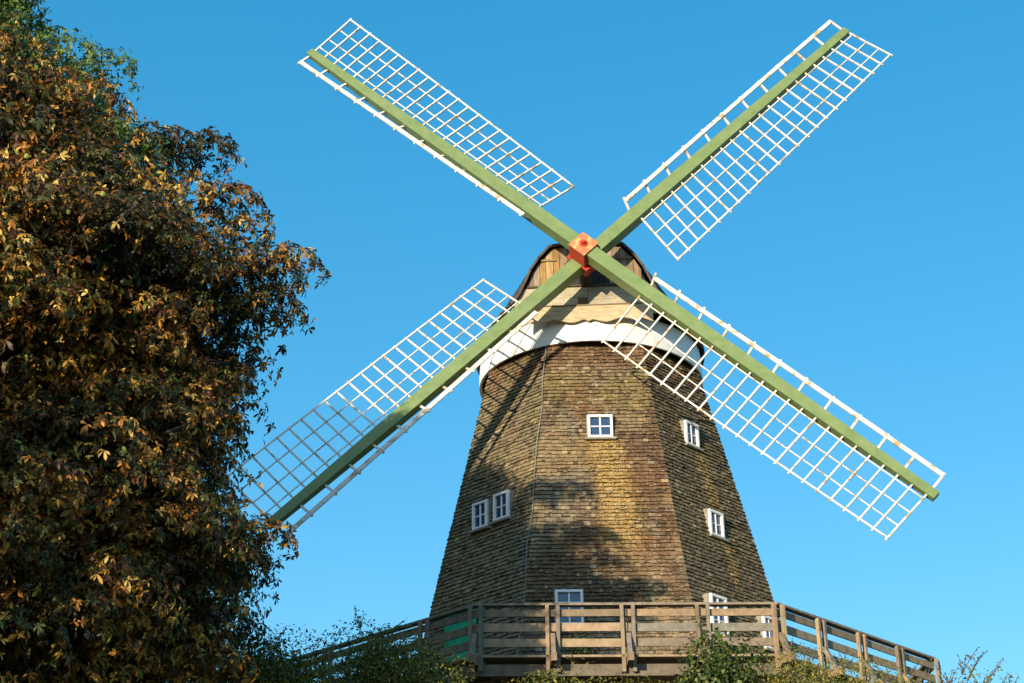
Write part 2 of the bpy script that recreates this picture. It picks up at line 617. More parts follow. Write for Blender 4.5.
# cap -----------------------------------------------------------------
CR = 2.60
sk = MB()
NS = 96
def ringpt(a, r, z):
    return Vector((r*math.sin(a), -r*math.cos(a), z))
for i in range(NS):
    a, b2 = 2*math.pi*i/NS, 2*math.pi*(i+1)/NS
    g = .0015 if i % 8 == 0 else 0     # joints between the sheets
    prof = [(CR-.05, 8.22), (CR, 8.22), (CR+.005, 8.42), (CR-.01, 8.66), (CR-.03, 8.90), (CR-.08, 8.90)]
    for (r0, z0), (r1, z1) in zip(prof, prof[1:]):
        sk.face([ringpt(a+g, r0, z0), ringpt(b2-g, r0, z0), ringpt(b2-g, r1, z1), ringpt(a+g, r1, z1)])
    sk.face([ringpt(a, CR-.08, 8.90), ringpt(b2, CR-.08, 8.90), ringpt(b2, CR-.05, 8.22), ringpt(a, CR-.05, 8.22)])
sk.build('cap_skirt', MAT['skirt'], mill)
sl = MB()          # dark boarding between the skirt and the tower head
for i in range(NS):
    a, b2 = 2*math.pi*i/NS, 2*math.pi*(i+1)/NS
    sl.face([ringpt(a, 2.2, 8.40), ringpt(b2, 2.2, 8.40), ringpt(b2, CR-.06, 8.40), ringpt(a, CR-.06, 8.40)])
sl.build('cap_floor', MAT['core'], mill)

GY = -2.44
FR = [(0, 10.72), (.40, 10.71), (.82, 10.66), (1.07, 10.38), (1.26, 10.08), (1.40, 9.74), (1.54, 9.44), (1.80, 9.12), (1.98, 8.93)]
MI = [(0, 11.1), (.50, 11.08), (1.0, 10.98), (1.35, 10.80), (1.65, 10.45), (1.95, 10.05), (2.20, 9.65), (2.46, 9.22), (2.66, 8.90)]
BK = [(0, 10.7), (.25, 10.65), (.5, 10.5), (.65, 10.2), (.8, 9.9), (.95, 9.6), (1.1, 9.4), (1.3, 9.15), (1.45, 8.93)]
def section(y):
    if y < 0:
        t = (y-GY)/(0-GY)
        t = math.sin(max(0, min(1, t))*math.pi/2)
        return [(a[0]+(b[0]-a[0])*t, a[1]+(b[1]-a[1])*t) for a, b in zip(FR, MI)]
    t = y/2.45
    t = 1-math.sqrt(max(0, 1-t*t))*1.0
    return [(a[0]+(b[0]-a[0])*t, a[1]+(b[1]-a[1])*t) for a, b in zip(MI, BK)]
rf = MB()
ys = [GY-.10] + [GY+.0001+i*(2.4-GY)/26 for i in range(27)]
secs = []
for y in ys:
    s = section(max(y, GY))
    fine = []
    for (a, b2) in zip(s, s[1:]):
        for q in range(3):
            fine.append((a[0]+(b2[0]-a[0])*q/3, a[1]+(b2[1]-a[1])*q/3))
    fine.append(s[-1])
    secs.append(fine)
for i in range(len(ys)-1):
    for j in range(len(secs[0])-1):
        for s in (-1, 1):
            c = jit((0.075, 0.07, 0.068), .3)
            def RP(ii, jj, lift):
                x, z = secs[ii][jj]
                ny = Vector((x*.35+.001, 0, .5)).normalized()
                return Vector((s*(x+ny.x*lift), ys[ii], z+ny.z*lift))
            p = [RP(i, j, .02), RP(i+1, j, .02), RP(i+1, j+1, .03), RP(i, j+1, .03)]
            q = [RP(i, j, .0), RP(i+1, j, .0), RP(i+1, j+1, .0), RP(i, j+1, .0)]
            rf.hexa(p+q, c)
rf.build('cap_roof', MAT['roof'], mill)
# back wall of the cap
bw = MB()
s = section(2.4)
bw.prism([Vector((x, 2.36, z)) for x, z in s] + [Vector((-x, 2.36, z)) for x, z in reversed(s[1:])], (0, .03, 0), (0.16, 0.13, 0.10))
bw.build('cap_back_wall', MAT['board'], mill)

def fr_x(z, inset=0.0):
    for (x0, z0), (x1, z1) in zip(FR, FR[1:]):
        if z1 <= z <= z0:
            return x0+(x1-x0)*(z0-z)/(z0-z1+1e-9)-inset
    return FR[-1][0]-inset
def fr_z(x, inset=0.0):
    x = abs(x)+inset
    for (x0, z0), (x1, z1) in zip(FR, FR[1:]):
        if x0 <= x <= x1:
            return z0+(z1-z0)*(x-x0)/(x1-x0)-inset*.6
    return FR[-1][1]
# dark bargeboard following the gable edge
bb = MB()
for s in (-1, 1):
    for (a, b2) in zip(FR, FR[1:]):
        pa, pb = Vector((s*a[0], GY-.115, a[1]-.015)), Vector((s*b2[0], GY-.115, b2[1]-.015))
        bb.beam(pa, pb+(pb-pa).normalized()*.01, .04, .05, up=(0, -1, 0) if False else Vector((s*.6, 0, .8)), col=(0.085, 0.075, 0.065))
bb.build('bargeboard', MAT['board'], mill)
# upper gable: upright boards
gm = MB()
gm.prism([Vector((0, GY+.05, 10.65))]+[Vector((x-.06, GY+.05, z-.05)) for x, z in FR[1:-1]]+[Vector((-(x-.06), GY+.05, z-.05)) for x, z in reversed(FR[1:-1])], (0, .03, 0), (0.03, 0.026, 0.022))
xb = -1.5
pw = []
while xb < 1.5:
    w = random.uniform(.13, .2)
    pw.append((xb, min(xb+w, 1.5)))
    xb += w
for a, b2 in pw:
    zt0, zt1 = fr_z(a, .05), fr_z(b2, .05)
    if min(zt0, zt1) < 9.68:
        continue
    y = GY+random.uniform(-.008, .008)
    c = jit(random.choice([(0.20, 0.15, 0.10), (0.27, 0.22, 0.16), (0.20, 0.165, 0.12), (0.31, 0.26, 0.19), (0.24, 0.17, 0.10)]), .14)
    if -1.15 < a < -.75:
        c = mix(c, (0.42, 0.24, 0.05), .5)
    gm.prism([(a+.006, y, 9.63), (b2-.006, y, 9.63), (b2-.006, y, zt1), (a+.006, y, zt0)], (0, .03, 0), c)
for s in (-1, 1):
    gm.box((s*.86, GY-.025, 10.32), (.34, .03, .05), (0.24, 0.17, 0.10))
gm.build('gable_boards', MAT['board'], mill)
# solid dark panel behind the shaft, the opening's shade put into its colour
hf = MB()
hf.prism([(-.5, GY-.03, 9.66), (.5, GY-.03, 9.66), (.5, GY-.03, 10.2), (.32, GY-.03, 10.40), (-.32, GY-.03, 10.40), (-.5, GY-.03, 10.2)], (0, .02, 0), (0.035, 0.035, 0.04))
hf.build('shaft_opening_shade', MAT['board'], mill)
# lower gable: level boards
lg = MB()
rows = [(9.36, 9.62, GY-.02), (9.06, 9.35, GY-.035), (8.92, 9.05, GY-.02)]
for (z0, z1, y) in rows:
    cuts = {0: [0], 1: [-.22, 0.0]}.get(rows.index((z0, z1, y)), [])
    xe0, xe1 = fr_x(z0, .04), fr_x(z1, .04)
    xsr = [-9] + cuts + [9]
    for a, b2 in zip(xsr, xsr[1:]):
        la0, la1 = max(a, -xe0), max(a, -xe1)
        lb0, lb1 = min(b2, xe0), min(b2, xe1)
        c = jit((0.36, 0.31, 0.225), .18)
        if (a, b2) == (-.22, 0.0):
            c = (0.17, 0.10, 0.05)
        lg.prism([(la0+.004, y, z0), (lb0-.004, y, z0), (lb1-.004, y, z1), (la1+.004, y, z1)], (0, .04, 0), c)
lg.box((0, GY-.03, 9.64), (2.7, .08, .035), (0.10, 0.075, 0.05))
lg.build('gable_cladding', MAT['clad'], mill)
# scalloped valance board
vm = MB()
nv = 60
hw = 1.42
yv = -2.69
def vz(x):
    a = abs(x)
    z = 8.63 + .085*(.5+.5*math.cos(2*math.pi*(a-.38)/.76+math.pi)) if a < 1.14 else 8.715-.12*min(1, (a-1.14)/.28)
    if a < .10:
        z -= .06*(1-a/.10)
    return z
for i in range(nv):
    x0, x1 = -hw+2*hw*i/nv, -hw+2*hw*(i+1)/nv
    ztop = lambda x: 9.03 if abs(x) < 1.2 else 9.03-(abs(x)-1.2)*.3
    vm.hexa([(x0, yv, vz(x0)), (x1, yv, vz(x1)), (x1, yv+.035, vz(x1)), (x0, yv+.035, vz(x0)),
             (x0, yv, ztop(x0)), (x1, yv, ztop(x1)), (x1, yv+.035, ztop(x1)), (x0, yv+.035, ztop(x0))], (0.47, 0.37, 0.235))
vm.box((0, yv+.11, 9.045), (2*1.2, .26, .025), (0.2, 0.15, 0.1))
vm.build('valance_board', MAT['clad'], mill)

# sails ---------------------------------------------------------------
P = dict(psi=-0.808, a=3.558, zh=9.944, tau=9.641, rho=45.521, drho=.026, o=-.2, tw=-20.387, te=-19.495,
         dl=[11.468, 6.042, 8.466, 4.748], w=[1.496, 1.278, 1.35, 1.471], r1=[1.426, 1.502, 1.824, 1.88], w2=[(.36, .52), (.31, .38), (.33, .42), (.30, .47)],
         L=[9.211, 9.078, 9.08, 9.344], Lp=[8.93, 8.965, 9.049, 9.263], dr=[0, .026, -.6, .026], sk=[.25, .03, 0, -.08])
ps, ta = RAD(P['psi']), RAD(P['tau'])
sn = Vector((math.sin(ps)*math.cos(ta), -math.cos(ps)*math.cos(ta), math.sin(ta)))
ex = Vector((math.cos(ps), math.sin(ps), 0))
ey = sn.cross(ex)
if ey.z < 0:
    ey = -ey
hub = Vector((P['a']*math.sin(ps), -P['a']*math.cos(ps), P['zh']))
SAIL_LAB = ['upper right sail', 'upper left sail', 'lower left sail reaching behind the tree', 'lower right sail crossing in front of the tower']
def sail(k):
    a = RAD(P['rho']+90*k+P['dr'][k])
    u = ex*math.cos(a)+ey*math.sin(a)
    v = ex*math.sin(a)-ey*math.cos(a)
    off = P['o'] if k % 2 == 0 else -P['o']
    h0 = hub + sn*off
    L, Lp, r1, w, w2 = P['L'][k], P['Lp'][k], P['r1'][k], P['w'][k], P['w2'][k]
    def lead(r):
        a_, b_ = P['w2'][k]
        return a_+(b_-a_)*min(max((r-r1)/(Lp-r1), 0), 1)
    def sp(r, s):
        # weather (twist) of the sail grows towards the hub; the bars are rooted in the middle of the stock
        q = 1-(r-1.6)/7.4
        sgn = 1 if s > 0 else -1
        # the leading board stands a little further off towards the tip
        full = w if s > 0 else -lead(r)
        b = RAD(P['dl'][k]+P['tw']*q)
        end = h0 + u*r + (v*math.cos(b)+sn*math.sin(b))*full
        if s < 0:
            end = end + u*P['sk'][k]*(1-full/w)
        hw_ = (.37-.17*r/L)/2
        root = h0 + u*(r+P['sk'][k]) + v*sgn*hw_ - sn*(.10-.05*r/L)
        if abs(s) < hw_:
            return root
        return root + (end-root)*((abs(s)-hw_)/(abs(full)-hw_))
    m = MB()
    # stock, tapering in steps like the real timber, with iron bands near the hub
    rs = [.0, 1.3, 3.4, 6.2, L]
    ws = [.30, .30, .29, .25, .19]
    hs_ = [.31, .31, .28, .23, .15]
    for i in range(4):
        m.beam(h0+u*rs[i]-sn*hs_[i]/2, h0+u*rs[i+1]-sn*hs_[i+1]/2, ws[i], hs_[i], up=sn, w2=ws[i+1], h2=hs_[i+1])
    stock = m.build('sail', MAT['green'], mill, label=SAIL_LAB[k])
    # lattice
    lt = MB()
    nb = 23
    radii = [r1+(Lp-r1)*i/(nb-1) for i in range(nb)]
    for i, r in enumerate(radii):
        wid = .036 + random.uniform(-.003, .003)
        up = (sp(r, w)-sp(r, .01)).cross(u).normalized()
        jr = random.uniform(-.012, .012)
        lt.beam(sp(r, .05), sp(r+jr, w), wid, .035, up=up)
        e_ = (sp(r+jr, w)-sp(r, .05)).normalized()
        lt.beam(sp(r+jr, w), sp(r+jr, w)+e_*random.uniform(.03, .06), wid, .035, up=up)
    for s in (.24, w*.44, w*.72, w):
        lat = [sp(r, s) for r in radii]
        for i in range(nb-1):
            up = (sp(radii[i], w)-sp(radii[i], .01)).cross(u).normalized()
            d = (lat[i+1]-lat[i]).normalized()
            fs = (1 if up.dot(sn) > 0 else -1)*(1 if s in (w, .24) else -1)
            lt.beam(lat[i]-d*.012+up*.03*fs, lat[i+1]+d*.012+up*.03*fs, (.024 if s < w else .036), .02, up=up)
    lt.build('sail_lattice', MAT['white'], stock)
    lb = MB()
    bw = .095
    for i in range(nb-1):
        r0, r2 = radii[i], radii[i+1]
        c0, c1 = sp(r0, -lead(r0)), sp(r2, -lead(r2))
        up = sn
        d = (c1-c0).normalized()
        lb.beam(c0-d*.004, c1+d*.004, bw, .035, up=up)
    for i in range(0, nb, 2):
        r = radii[i]
        up = (sp(r, -lead(r))-sp(r, -.01)).cross(u).normalized()
        if up.dot(sn) < 0:
            up = -up
        lb.beam(sp(r, -.04)-up*.028, sp(r, -lead(r)-.07)-up*.028, .05, .035, up=up)
    lb.build('leading_board', MAT['white'], stock)
for k in range(4):
    sail(k)
# poll end
a = RAD(P['rho'])
U, V = ex*math.cos(a)+ey*math.sin(a), ex*math.sin(a)-ey*math.cos(a)
pe = MB()
pe.box(hub+sn*-.01, (.45, .45, .46), ax=(U, V, sn))
poll = pe.build('poll_end', MAT['red'], mill, bevel=.012)
pf = MB()
pf.box(hub+sn*.235, (.47, .47, .03), ax=(U, V, sn))
pf.build('poll_plate', MAT['redface'], poll, bevel=.008)
fl = MB()
fl.box(hub-sn*.245, (.50, .60, .05), ax=(U, V, sn))
fl.build('flange', MAT['red'], poll, bevel=.008)
fl = MB()
fl.box(hub-sn*.42, (.40, .46, .30), ax=(U, V, sn))
fl.build('rear_poll_box', MAT['red'], poll, bevel=.008)
bo = MB()
bo.tube([hub+sn*.25, hub+sn*.28], .085, 12)
bo.tube([hub+sn*.28, hub+sn*.34], .045, 10)
bo.build('bolt', MAT['red'], poll)
for s in (-1, 1):
    wd = MB()
    wd.box(hub+sn*.02+U*.20+V*s*.245*0+V*s*.235, (.05, .10, .30), ax=(U, V, sn))
    wd.build('wedge', MAT['iron'], poll)
wn_ = MB()
wn_.tube([hub-sn*.52, hub-sn*.80], [.17, .11], 16)
wn_.build('shaft_neck', MAT['red'], poll)
ws_ = MB()
ws_.tube([hub-sn*.75, hub-sn*1.9], [.15, .17], 20)
ws_.build('windshaft', MAT['iron'], mill, smooth=False)

# ------------------------------------------------------------------ gallery round the tower
gal = thing('gallery', 'weathered grey wooden gallery with plank railing around the foot of the mill', 'gallery', (0, 0, BASE))
RG = 7.071
def gv(k, z, off=0.0):
    a = RAD(PHI-22.5+45*k)
    r = RG+off/math.cos(RAD(22.5))
    return Vector((r*math.sin(a), -r*math.cos(a), z))
def gdir(k):
    a = RAD(PHI-22.5+45*k)
    return Vector((math.sin(a), -math.cos(a), 0))
TAN = (0.27, 0.21, 0.135)
SIL = (0.19, 0.165, 0.135)
def wcol():
    return jit(random.choice([TAN, SIL, (0.29, 0.215, 0.135), (0.21, 0.17, 0.12)]), .2)
for k in range(8):
    A, B = gv(k, 0), gv(k+1, 0)
    u = (B-A).normalized()
    n = Vector((u.y, -u.x, 0))
    L = (B-A).length
    zz = Vector((0, 0, 1))
    def Q(t, off, z, ext=0.0):
        """t along the facet in metres, off outward, z"""
        return A+u*t+n*off+zz*z
    tn = math.tan(RAD(22.5))
    # planks of the deck, laid along the side, mitred at the corners
    dk = MB()
    r = 0.0
    i = 0
    while r < 2.55:
        w = .15
        off0, off1 = -r+.06, -r-w+.008+.06
        zt = .10+random.uniform(-.004, .004)
        dk.hexa([Q(-off0*tn, off0, zt-.04), Q(L+off0*tn, off0, zt-.04), Q(L+off1*tn, off1, zt-.04), Q(-off1*tn, off1, zt-.04),
                 Q(-off0*tn, off0, zt), Q(L+off0*tn, off0, zt), Q(L+off1*tn, off1, zt), Q(-off1*tn, off1, zt)], wcol())
        r += w
        i += 1
    dk.build('deck', MAT['rail'], gal)
    fb = MB()
    fb.hexa([Q(.0, -.05, -.25), Q(L, -.05, -.25), Q(L, -.13, -.25), Q(0, -.13, -.25), Q(0, -.05, -.04), Q(L, -.05, -.04), Q(L, -.13, -.04), Q(0, -.13, -.04)], (0.15, 0.125, 0.095))
    fb.build('fascia_beam', MAT['rail'], gal)
    # rails
    for (z0, z1) in ((.27, .42), (.55, .70), (.83, .96)):
        rm = MB()
        c = wcol()
        h = L/2
        nn = 2
        for q in range(nn):
            ta_, tb_ = L*q/nn+.01, L*(q+1)/nn-.01
            s0, s1 = random.uniform(-.012, .012), random.uniform(-.012, .012)
            rm.hexa([Q(ta_, -.02, z0+s0), Q(tb_, -.02, z0+s1), Q(tb_, -.055, z0+s1), Q(ta_, -.055, z0+s0),
                     Q(ta_, -.02, z1+s0), Q(tb_, -.02, z1+s1), Q(tb_, -.055, z1+s1), Q(ta_, -.055, z1+s0)], wcol())
        rm.build('rail', MAT['rail'], gal)
    tr = MB()
    c = wcol()
    tr.hexa([Q(-.03*tn, .03, 1.022), Q(L+.03*tn, .03, 1.022), Q(L-.12*tn, -.12, 1.022), Q(.12*tn, -.12, 1.022),
             Q(-.03*tn, .03, 1.065), Q(L+.03*tn, .03, 1.065), Q(L-.12*tn, -.12, 1.065), Q(.12*tn, -.12, 1.065)], (0.22, 0.185, 0.14))
    tr.build('top_rail', MAT['rail'], gal)
    # posts in pairs, braces and joist ends
    for q in range(4):
        t = L*q/4
        if q == 0:
            nd = gdir(k)
            sd_ = Vector((-nd.y, nd.x, 0))
            base = A.copy()
        else:
            nd, sd_ = n, u
            base = A+u*t
        jw = .10
        jm = MB()
        jm.beam(base - nd*2.2 + zz*(-.02), base + nd*.42 + zz*(-.02), jw, .15, col=(0.24, 0.17, 0.11))
        jm.build('joist', MAT['rail'], gal)
        for s in (-1, 1):
            pm = MB()
            ofs = .095
            lean = random.uniform(-.01, .01)
            pc = base+sd_*s*ofs+nd*(.025 if q else .045)
            pm.hexa([pc-sd_*.032+nd*.035-zz*.20, pc+sd_*.032+nd*.035-zz*.20, pc+sd_*.032-nd*.035-zz*.20, pc-sd_*.032-nd*.035-zz*.20,
                     pc-sd_*(.032-lean)+nd*.035+zz*1.018, pc+sd_*(.032+lean)+nd*.035+zz*1.018, pc+sd_*(.032+lean)-nd*.035+zz*1.018, pc-sd_*(.032-lean)-nd*.035+zz*1.018], wcol())
            pm.build('post', MAT['rail'], gal)
        bm_ = MB()
        bm_.beam(base+nd*.27+zz*.05, base+nd*.06+zz*.47, .08, .075, up=nd, col=wcol())
        bm_.build('brace', MAT['rail'], gal)
# supports under the deck
for k in range(8):
    sm = MB()
    d = gdir(k)
    p = d*(RG-.55)
    sm.beam(Vector((p.x, p.y, BASE-.6)), Vector((p.x, p.y, -.1)), .18, .18, up=d, col=(0.2, 0.16, 0.11))
    sm.build('support_post', MAT['rail'], gal)

# ------------------------------------------------------------------ foliage
def leaf_mesh(name, cen, nrm, size, cols, parent, leaflets=1, aspect=.42, droop=.3, spread=3.6, curl=.35, **tags):
    """one mesh of bent leaf blades. cen (n,3), nrm (n,3) leaf facing, size (n,), cols (n,3)"""
    n = len(cen)
    nrm = nrm/np.linalg.norm(nrm, axis=1, keepdims=True)
    rnd = rng.normal(size=(n, 3))
    t = np.cross(nrm, rnd)
    t /= np.linalg.norm(t, axis=1, keepdims=True)
    # let the fan hang: bias the main direction downward
    t = t + np.array([0, 0, -droop*1.5])
    t -= nrm*np.sum(t*nrm, axis=1, keepdims=True)
    t /= np.linalg.norm(t, axis=1, keepdims=True)
    s = np.cross(nrm, t)
    V = []
    K = []
    for j in range(leaflets):
        ang = 0 if leaflets == 1 else (-spread/2 + spread*j/(leaflets-1))
        ang = ang + rng.normal(scale=.2, size=n)
        ln = size*(1.0 if leaflets == 1 else (1-.35*abs(j-(leaflets-1)/2)/(leaflets/2)))*rng.uniform(.7, 1.2, n)
        d = t*np.cos(ang)[:, None] + s*np.sin(ang)[:, None] + rng.normal(scale=curl*.3, size=(n, 3))
        d /= np.linalg.norm(d, axis=1, keepdims=True)
        q = np.cross(nrm + rng.normal(scale=curl, size=(n, 3)), d)
        q /= np.linalg.norm(q, axis=1, keepdims=True)+1e-9
        nn = np.cross(d, q)
        # blades curl over: the outer half bends down and back
        cu = (rng.uniform(.15, 1.0, n)*curl)[:, None]
        down = -nn*cu + np.array([[0, 0, -droop]])
        L1 = ln[:, None]
        m1 = cen + d*L1*.34 + down*L1*.04
        m2 = cen + d*L1*.68 + down*L1*.22
        tip = cen + d*L1*.95 + down*L1*.55
        w1 = q*L1*aspect*.34
        w2 = q*L1*aspect*.5
        fold = nn*L1*.05
        V.append(np.stack([cen, m1+w1+fold, m1-w1+fold, m2+w2+fold, m2-w2+fold, tip], 1))
        K.append(cols*rng.uniform(.7, 1.3, (n, 1)))
    V = np.concatenate(V).reshape(-1, 3)
    K = np.concatenate(K)
    nf = len(V)//6
    org = np.array([V[:, 0].mean(), V[:, 1].mean(), V[:, 2].min()])
    me = bpy.data.meshes.new(name)
    me.vertices.add(len(V))
    me.vertices.foreach_set('co', (V-org).astype(np.float32).ravel())
    tri = np.arange(nf)[:, None]*6 + np.array([[0, 2, 1, 1, 2, 4, 1, 4, 3, 3, 4, 5]])
    tri = tri.reshape(-1)
    me.loops.add(len(tri))
    me.loops.foreach_set('vertex_index', tri.astype(np.int32))
    me.polygons.add(nf*4)
    me.polygons.foreach_set('loop_start', (np.arange(nf*4)*3).astype(np.int32))
    me.update(calc_edges=True)
    at = me.attributes.new('Col', 'FLOAT_COLOR', 'FACE')
    c4 = np.ones((nf*4, 4), np.float32)
    c4[:, :3] = np.repeat(K, 4, axis=0)
    at.data.foreach_set('color', c4.ravel())
    me.materials.append(MAT['leaf'])
    return link(name, me, org, parent, **tags)

def pal(n, colors, weights):
    colors = np.array(colors)
    i = rng.choice(len(colors), n, p=np.array(weights)/sum(weights))
    return colors[i]

def unit(n):
    v = rng.normal(size=(n, 3))
    return v/np.linalg.norm(v, axis=1, keepdims=True)

def limb(mb, a, b, r0, r1, sag=.3, n=7, seg=6):
    a, b = Vector(a), Vector(b)
    pts, rr = [], []
    L = (b-a).length
    side = Vector((random.uniform(-1, 1), random.uniform(-1, 1), 0))*L*.06
    for i in range(seg+1):
        t = i/seg
        p = a.lerp(b, t) + Vector((0, 0, sag*math.sin(math.pi*t)*L*.18)) + side*math.sin(t*5)
        pts.append(p)
        rr.append(r0+(r1-r0)*t)
    mb.tube(pts, rr, n)

def build_tree(name, label, base, axis_top, edge, cr_y, n_boughs, leaves_per, size, colf, leaflets, seed, bough_r=(.55, 1.15), fill=.25, extra=(), group=None, hollow=-1.1):
    """edge: list of (z, radius towards +X); other directions get the radius scaled by lobes"""
    global rng
    rng = np.random.default_rng(seed)
    random.seed(seed)
    t = thing(name, label, 'tree', base)
    bx, by = base[0], base[1]
    ez = np.array([e[0] for e in edge])
    er = np.array([e[1] for e in edge])
    ph = rng.uniform(0, 6.28, 4)
    def R(z, az):
        r = np.interp(z, ez, er)
        lob = 1 + .10*np.sin(3*az+ph[0]+z*.5)*np.abs(np.sin(az)) + .06*np.sin(7*az+ph[1]-z)*np.abs(np.sin(az))
        # toward the sides of the picture the radius is the table's; toward front/back it is cr_y of it
        sc = np.sqrt(np.cos(az)**2+(cr_y*np.sin(az))**2)
        return r*lob*sc
    B = []
    while len(B) < n_boughs:
        z = rng.uniform(ez.min()+.2, ez.max()-.2)
        az = rng.uniform(-math.pi, math.pi)
        # boughs on the shell, some deeper
        d = rng.uniform(.84, 1.03) if rng.random() < .66 else rng.uniform(.5, .84)
        br = rng.uniform(*bough_r)
        rr = max(R(z, az)*d - br*.92, .1)
        B.append((bx+rr*math.cos(az), by+rr*math.sin(az), z, br, az))
    for e in extra:
        B.append(tuple(e)+(0.0,))
    cens, nrms, sizes, colsl = [], [], [], []
    for bi, (x, y, z, br, az) in enumerate(B):
        n = int(leaves_per*(br/.85)**2*(1.7 if bi >= n_boughs else 1))
        u = unit(n)
        u[:, 2] = np.where(u[:, 2] < -.35, -u[:, 2]*.8, u[:, 2])
        u /= np.linalg.norm(u, axis=1, keepdims=True)
        rad = rng.uniform(.55, 1.12, n)**.5
        # irregular lobes: twigs poke out
        tw_ = 1 + .22*np.sin(5*np.arctan2(u[:, 1], u[:, 0])+rng.uniform(0, 6))+.12*np.sin(9*u[:, 2]+rng.uniform(0, 6))
        off = u*(rad*tw_)[:, None]*np.array([br*1.1, br*1.1, br*.55])
        # outer tips sag
        h = np.hypot(off[:, 0], off[:, 1])/br
        off[:, 2] -= .30*br*h**2
        cens.append(np.array([x, y, z])+off)
        nr = u*np.array([1, 1, 1.1])+rng.normal(scale=.38, size=(n, 3))
        nrms.append(nr)
        sizes.append(size*rng.uniform(.65, 1.25, n))
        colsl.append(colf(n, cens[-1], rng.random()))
    # hollows between the boughs: thin out the outer leaves where a slow 3-D noise is low
    fr_ = rng.uniform(0, 6.28, (6,))
    for q in range(len(cens)):
        c = cens[q]
        nz_ = (np.sin(c[:, 0]*1.9+c[:, 2]*1.3+fr_[0]) + np.sin(c[:, 2]*2.7-c[:, 0]*.8+c[:, 1]*.9+fr_[1]) + np.sin(c[:, 1]*2.2+c[:, 2]*1.1+fr_[2])
               + .6*np.sin(c[:, 0]*4.1-c[:, 2]*3.3+fr_[3]) + .6*np.sin(c[:, 2]*5.0+c[:, 0]*2.0+c[:, 1]*3.1+fr_[4]))
        edge_ = np.hypot(c[:, 0]-bx, 0*(c[:, 1]-by)) > (R(c[:, 2], 0*c[:, 2])-1.3)      # keep the side outline full
        keep = (nz_ > hollow) | (rng.random(len(c)) < .10) | (edge_ & (rng.random(len(c)) < .8))
        cens[q], nrms[q], sizes[q], colsl[q] = c[keep], nrms[q][keep], sizes[q][keep], colsl[q][keep]
    # scattered inner leaves
    nf = int(fill*sum(len(c) for c in cens))
    z = rng.uniform(ez.min(), ez.max()-.6, nf)
    az = rng.uniform(-math.pi, math.pi, nf)
    rr = (R(z, az)-.6)*np.sqrt(rng.uniform(.05, .85, nf))
    c = np.stack([bx+rr*np.cos(az), by+rr*np.sin(az), z], 1)
    cens.append(c)
    nrms.append(unit(nf)+np.array([0, 0, .4]))
    sizes.append(size*rng.uniform(1.1, 1.9, nf))
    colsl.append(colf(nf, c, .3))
    leaf_mesh('crown', np.concatenate(cens), np.concatenate(nrms), np.concatenate(sizes), np.concatenate(colsl), t, leaflets=leaflets, droop=.35, aspect=.36, curl=.6)
    # trunk with limbs
    tb = MB()
    gz = ground_z(bx, by)-.3
    tp = axis_top
    tb.tube([(bx, by, gz), (bx+.1, by, gz+1.0), (bx-.05, by+.1, gz+3.5), (bx+.12, by, gz+6), (bx, by, (gz+tp)/2+2), (bx, by, tp)], [.62, .46, .40, .34, .24, .05], 14)
    sel = [b for b in B]
    random.shuffle(sel)
    for (x, y, z, br, az) in sel[:70]:
        hz = math.hypot(x-bx, y-by)
        z0 = max(gz+4.2, min(z-hz*.55, tp-1))
        limb(tb, (bx, by, z0), (x, y, z), .05+.016*hz, .018)
    tb.build('trunk', MAT['bark'], t, smooth=True)
    return t, B

def brown(n, c, r):
    z = c[:, 2]
    g = .22+.25*r
    # every bough has turned to a different degree
    g *= .5 + 1.3*rng.random()
    lum = .7+.6*rng.random()
    # dark patches by noise: shade within the crown put into the leaf colour
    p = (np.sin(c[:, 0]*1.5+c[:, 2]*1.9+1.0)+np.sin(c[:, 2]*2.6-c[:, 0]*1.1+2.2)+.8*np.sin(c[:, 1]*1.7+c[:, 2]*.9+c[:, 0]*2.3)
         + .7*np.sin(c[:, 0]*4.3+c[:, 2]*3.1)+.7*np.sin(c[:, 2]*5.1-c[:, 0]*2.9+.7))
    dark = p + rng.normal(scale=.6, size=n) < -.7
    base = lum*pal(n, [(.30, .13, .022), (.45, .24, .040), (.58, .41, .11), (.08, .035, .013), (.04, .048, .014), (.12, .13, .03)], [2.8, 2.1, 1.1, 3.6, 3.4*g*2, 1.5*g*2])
    leaf_shade = pal(n, [(.045, .055, .014), (.065, .038, .014), (.03, .028, .011), (.12, .08, .02)], [3, 3, 2, 1.2])
    base[dark] = leaf_shade[dark]
    return base
def green(n, c, r):
    return pal(n, [(.075, .135, .025), (.12, .18, .03), (.045, .08, .018), (.22, .24, .05)], [3, 3, 2, .8])

# radius of the chestnut towards +X by height (its trunk stands left of the view)
TX, TY = -11.4, -14.5
edge = [(-5.2, 4.6), (-4.2, 5.4), (-3.3, 6.0), (-2.5, 5.9), (-2.05, 6.7), (-1.6, 6.5), (-1.15, 6.7), (-.5, 7.2), (.35, 6.5), (1.25, 6.45), (2.8, 6.85), (3.7, 6.7), (4.45, 5.9), (5.0, 6.0), (5.5, 5.2), (6.1, 5.1), (6.6, 4.4), (7.0, 3.9), (7.4, 2.9), (7.7, .8)]
# long sprays that stick out of the crown
CH_EXTRA = [(-5.75, -14.4, 6.0, .5), (-6.4, -14.5, 6.05, .55), (-5.25, -14.6, 4.95, .5), (-5.9, -14.6, 5.0, .6), (-4.22, -14.8, 3.80, .42), (-4.6, -14.8, 3.7, .5), (-5.1, -14.7, 3.7, .6), (-4.6, -14.6, 3.2, .5), (-5.0, -14.6, 4.4, .4),
            (-4.55, -14.4, -.22, .45), (-4.9, -14.2, -.55, .5), (-4.95, -14.4, -2.0, .38), (-5.3, -14.2, -1.9, .45)]
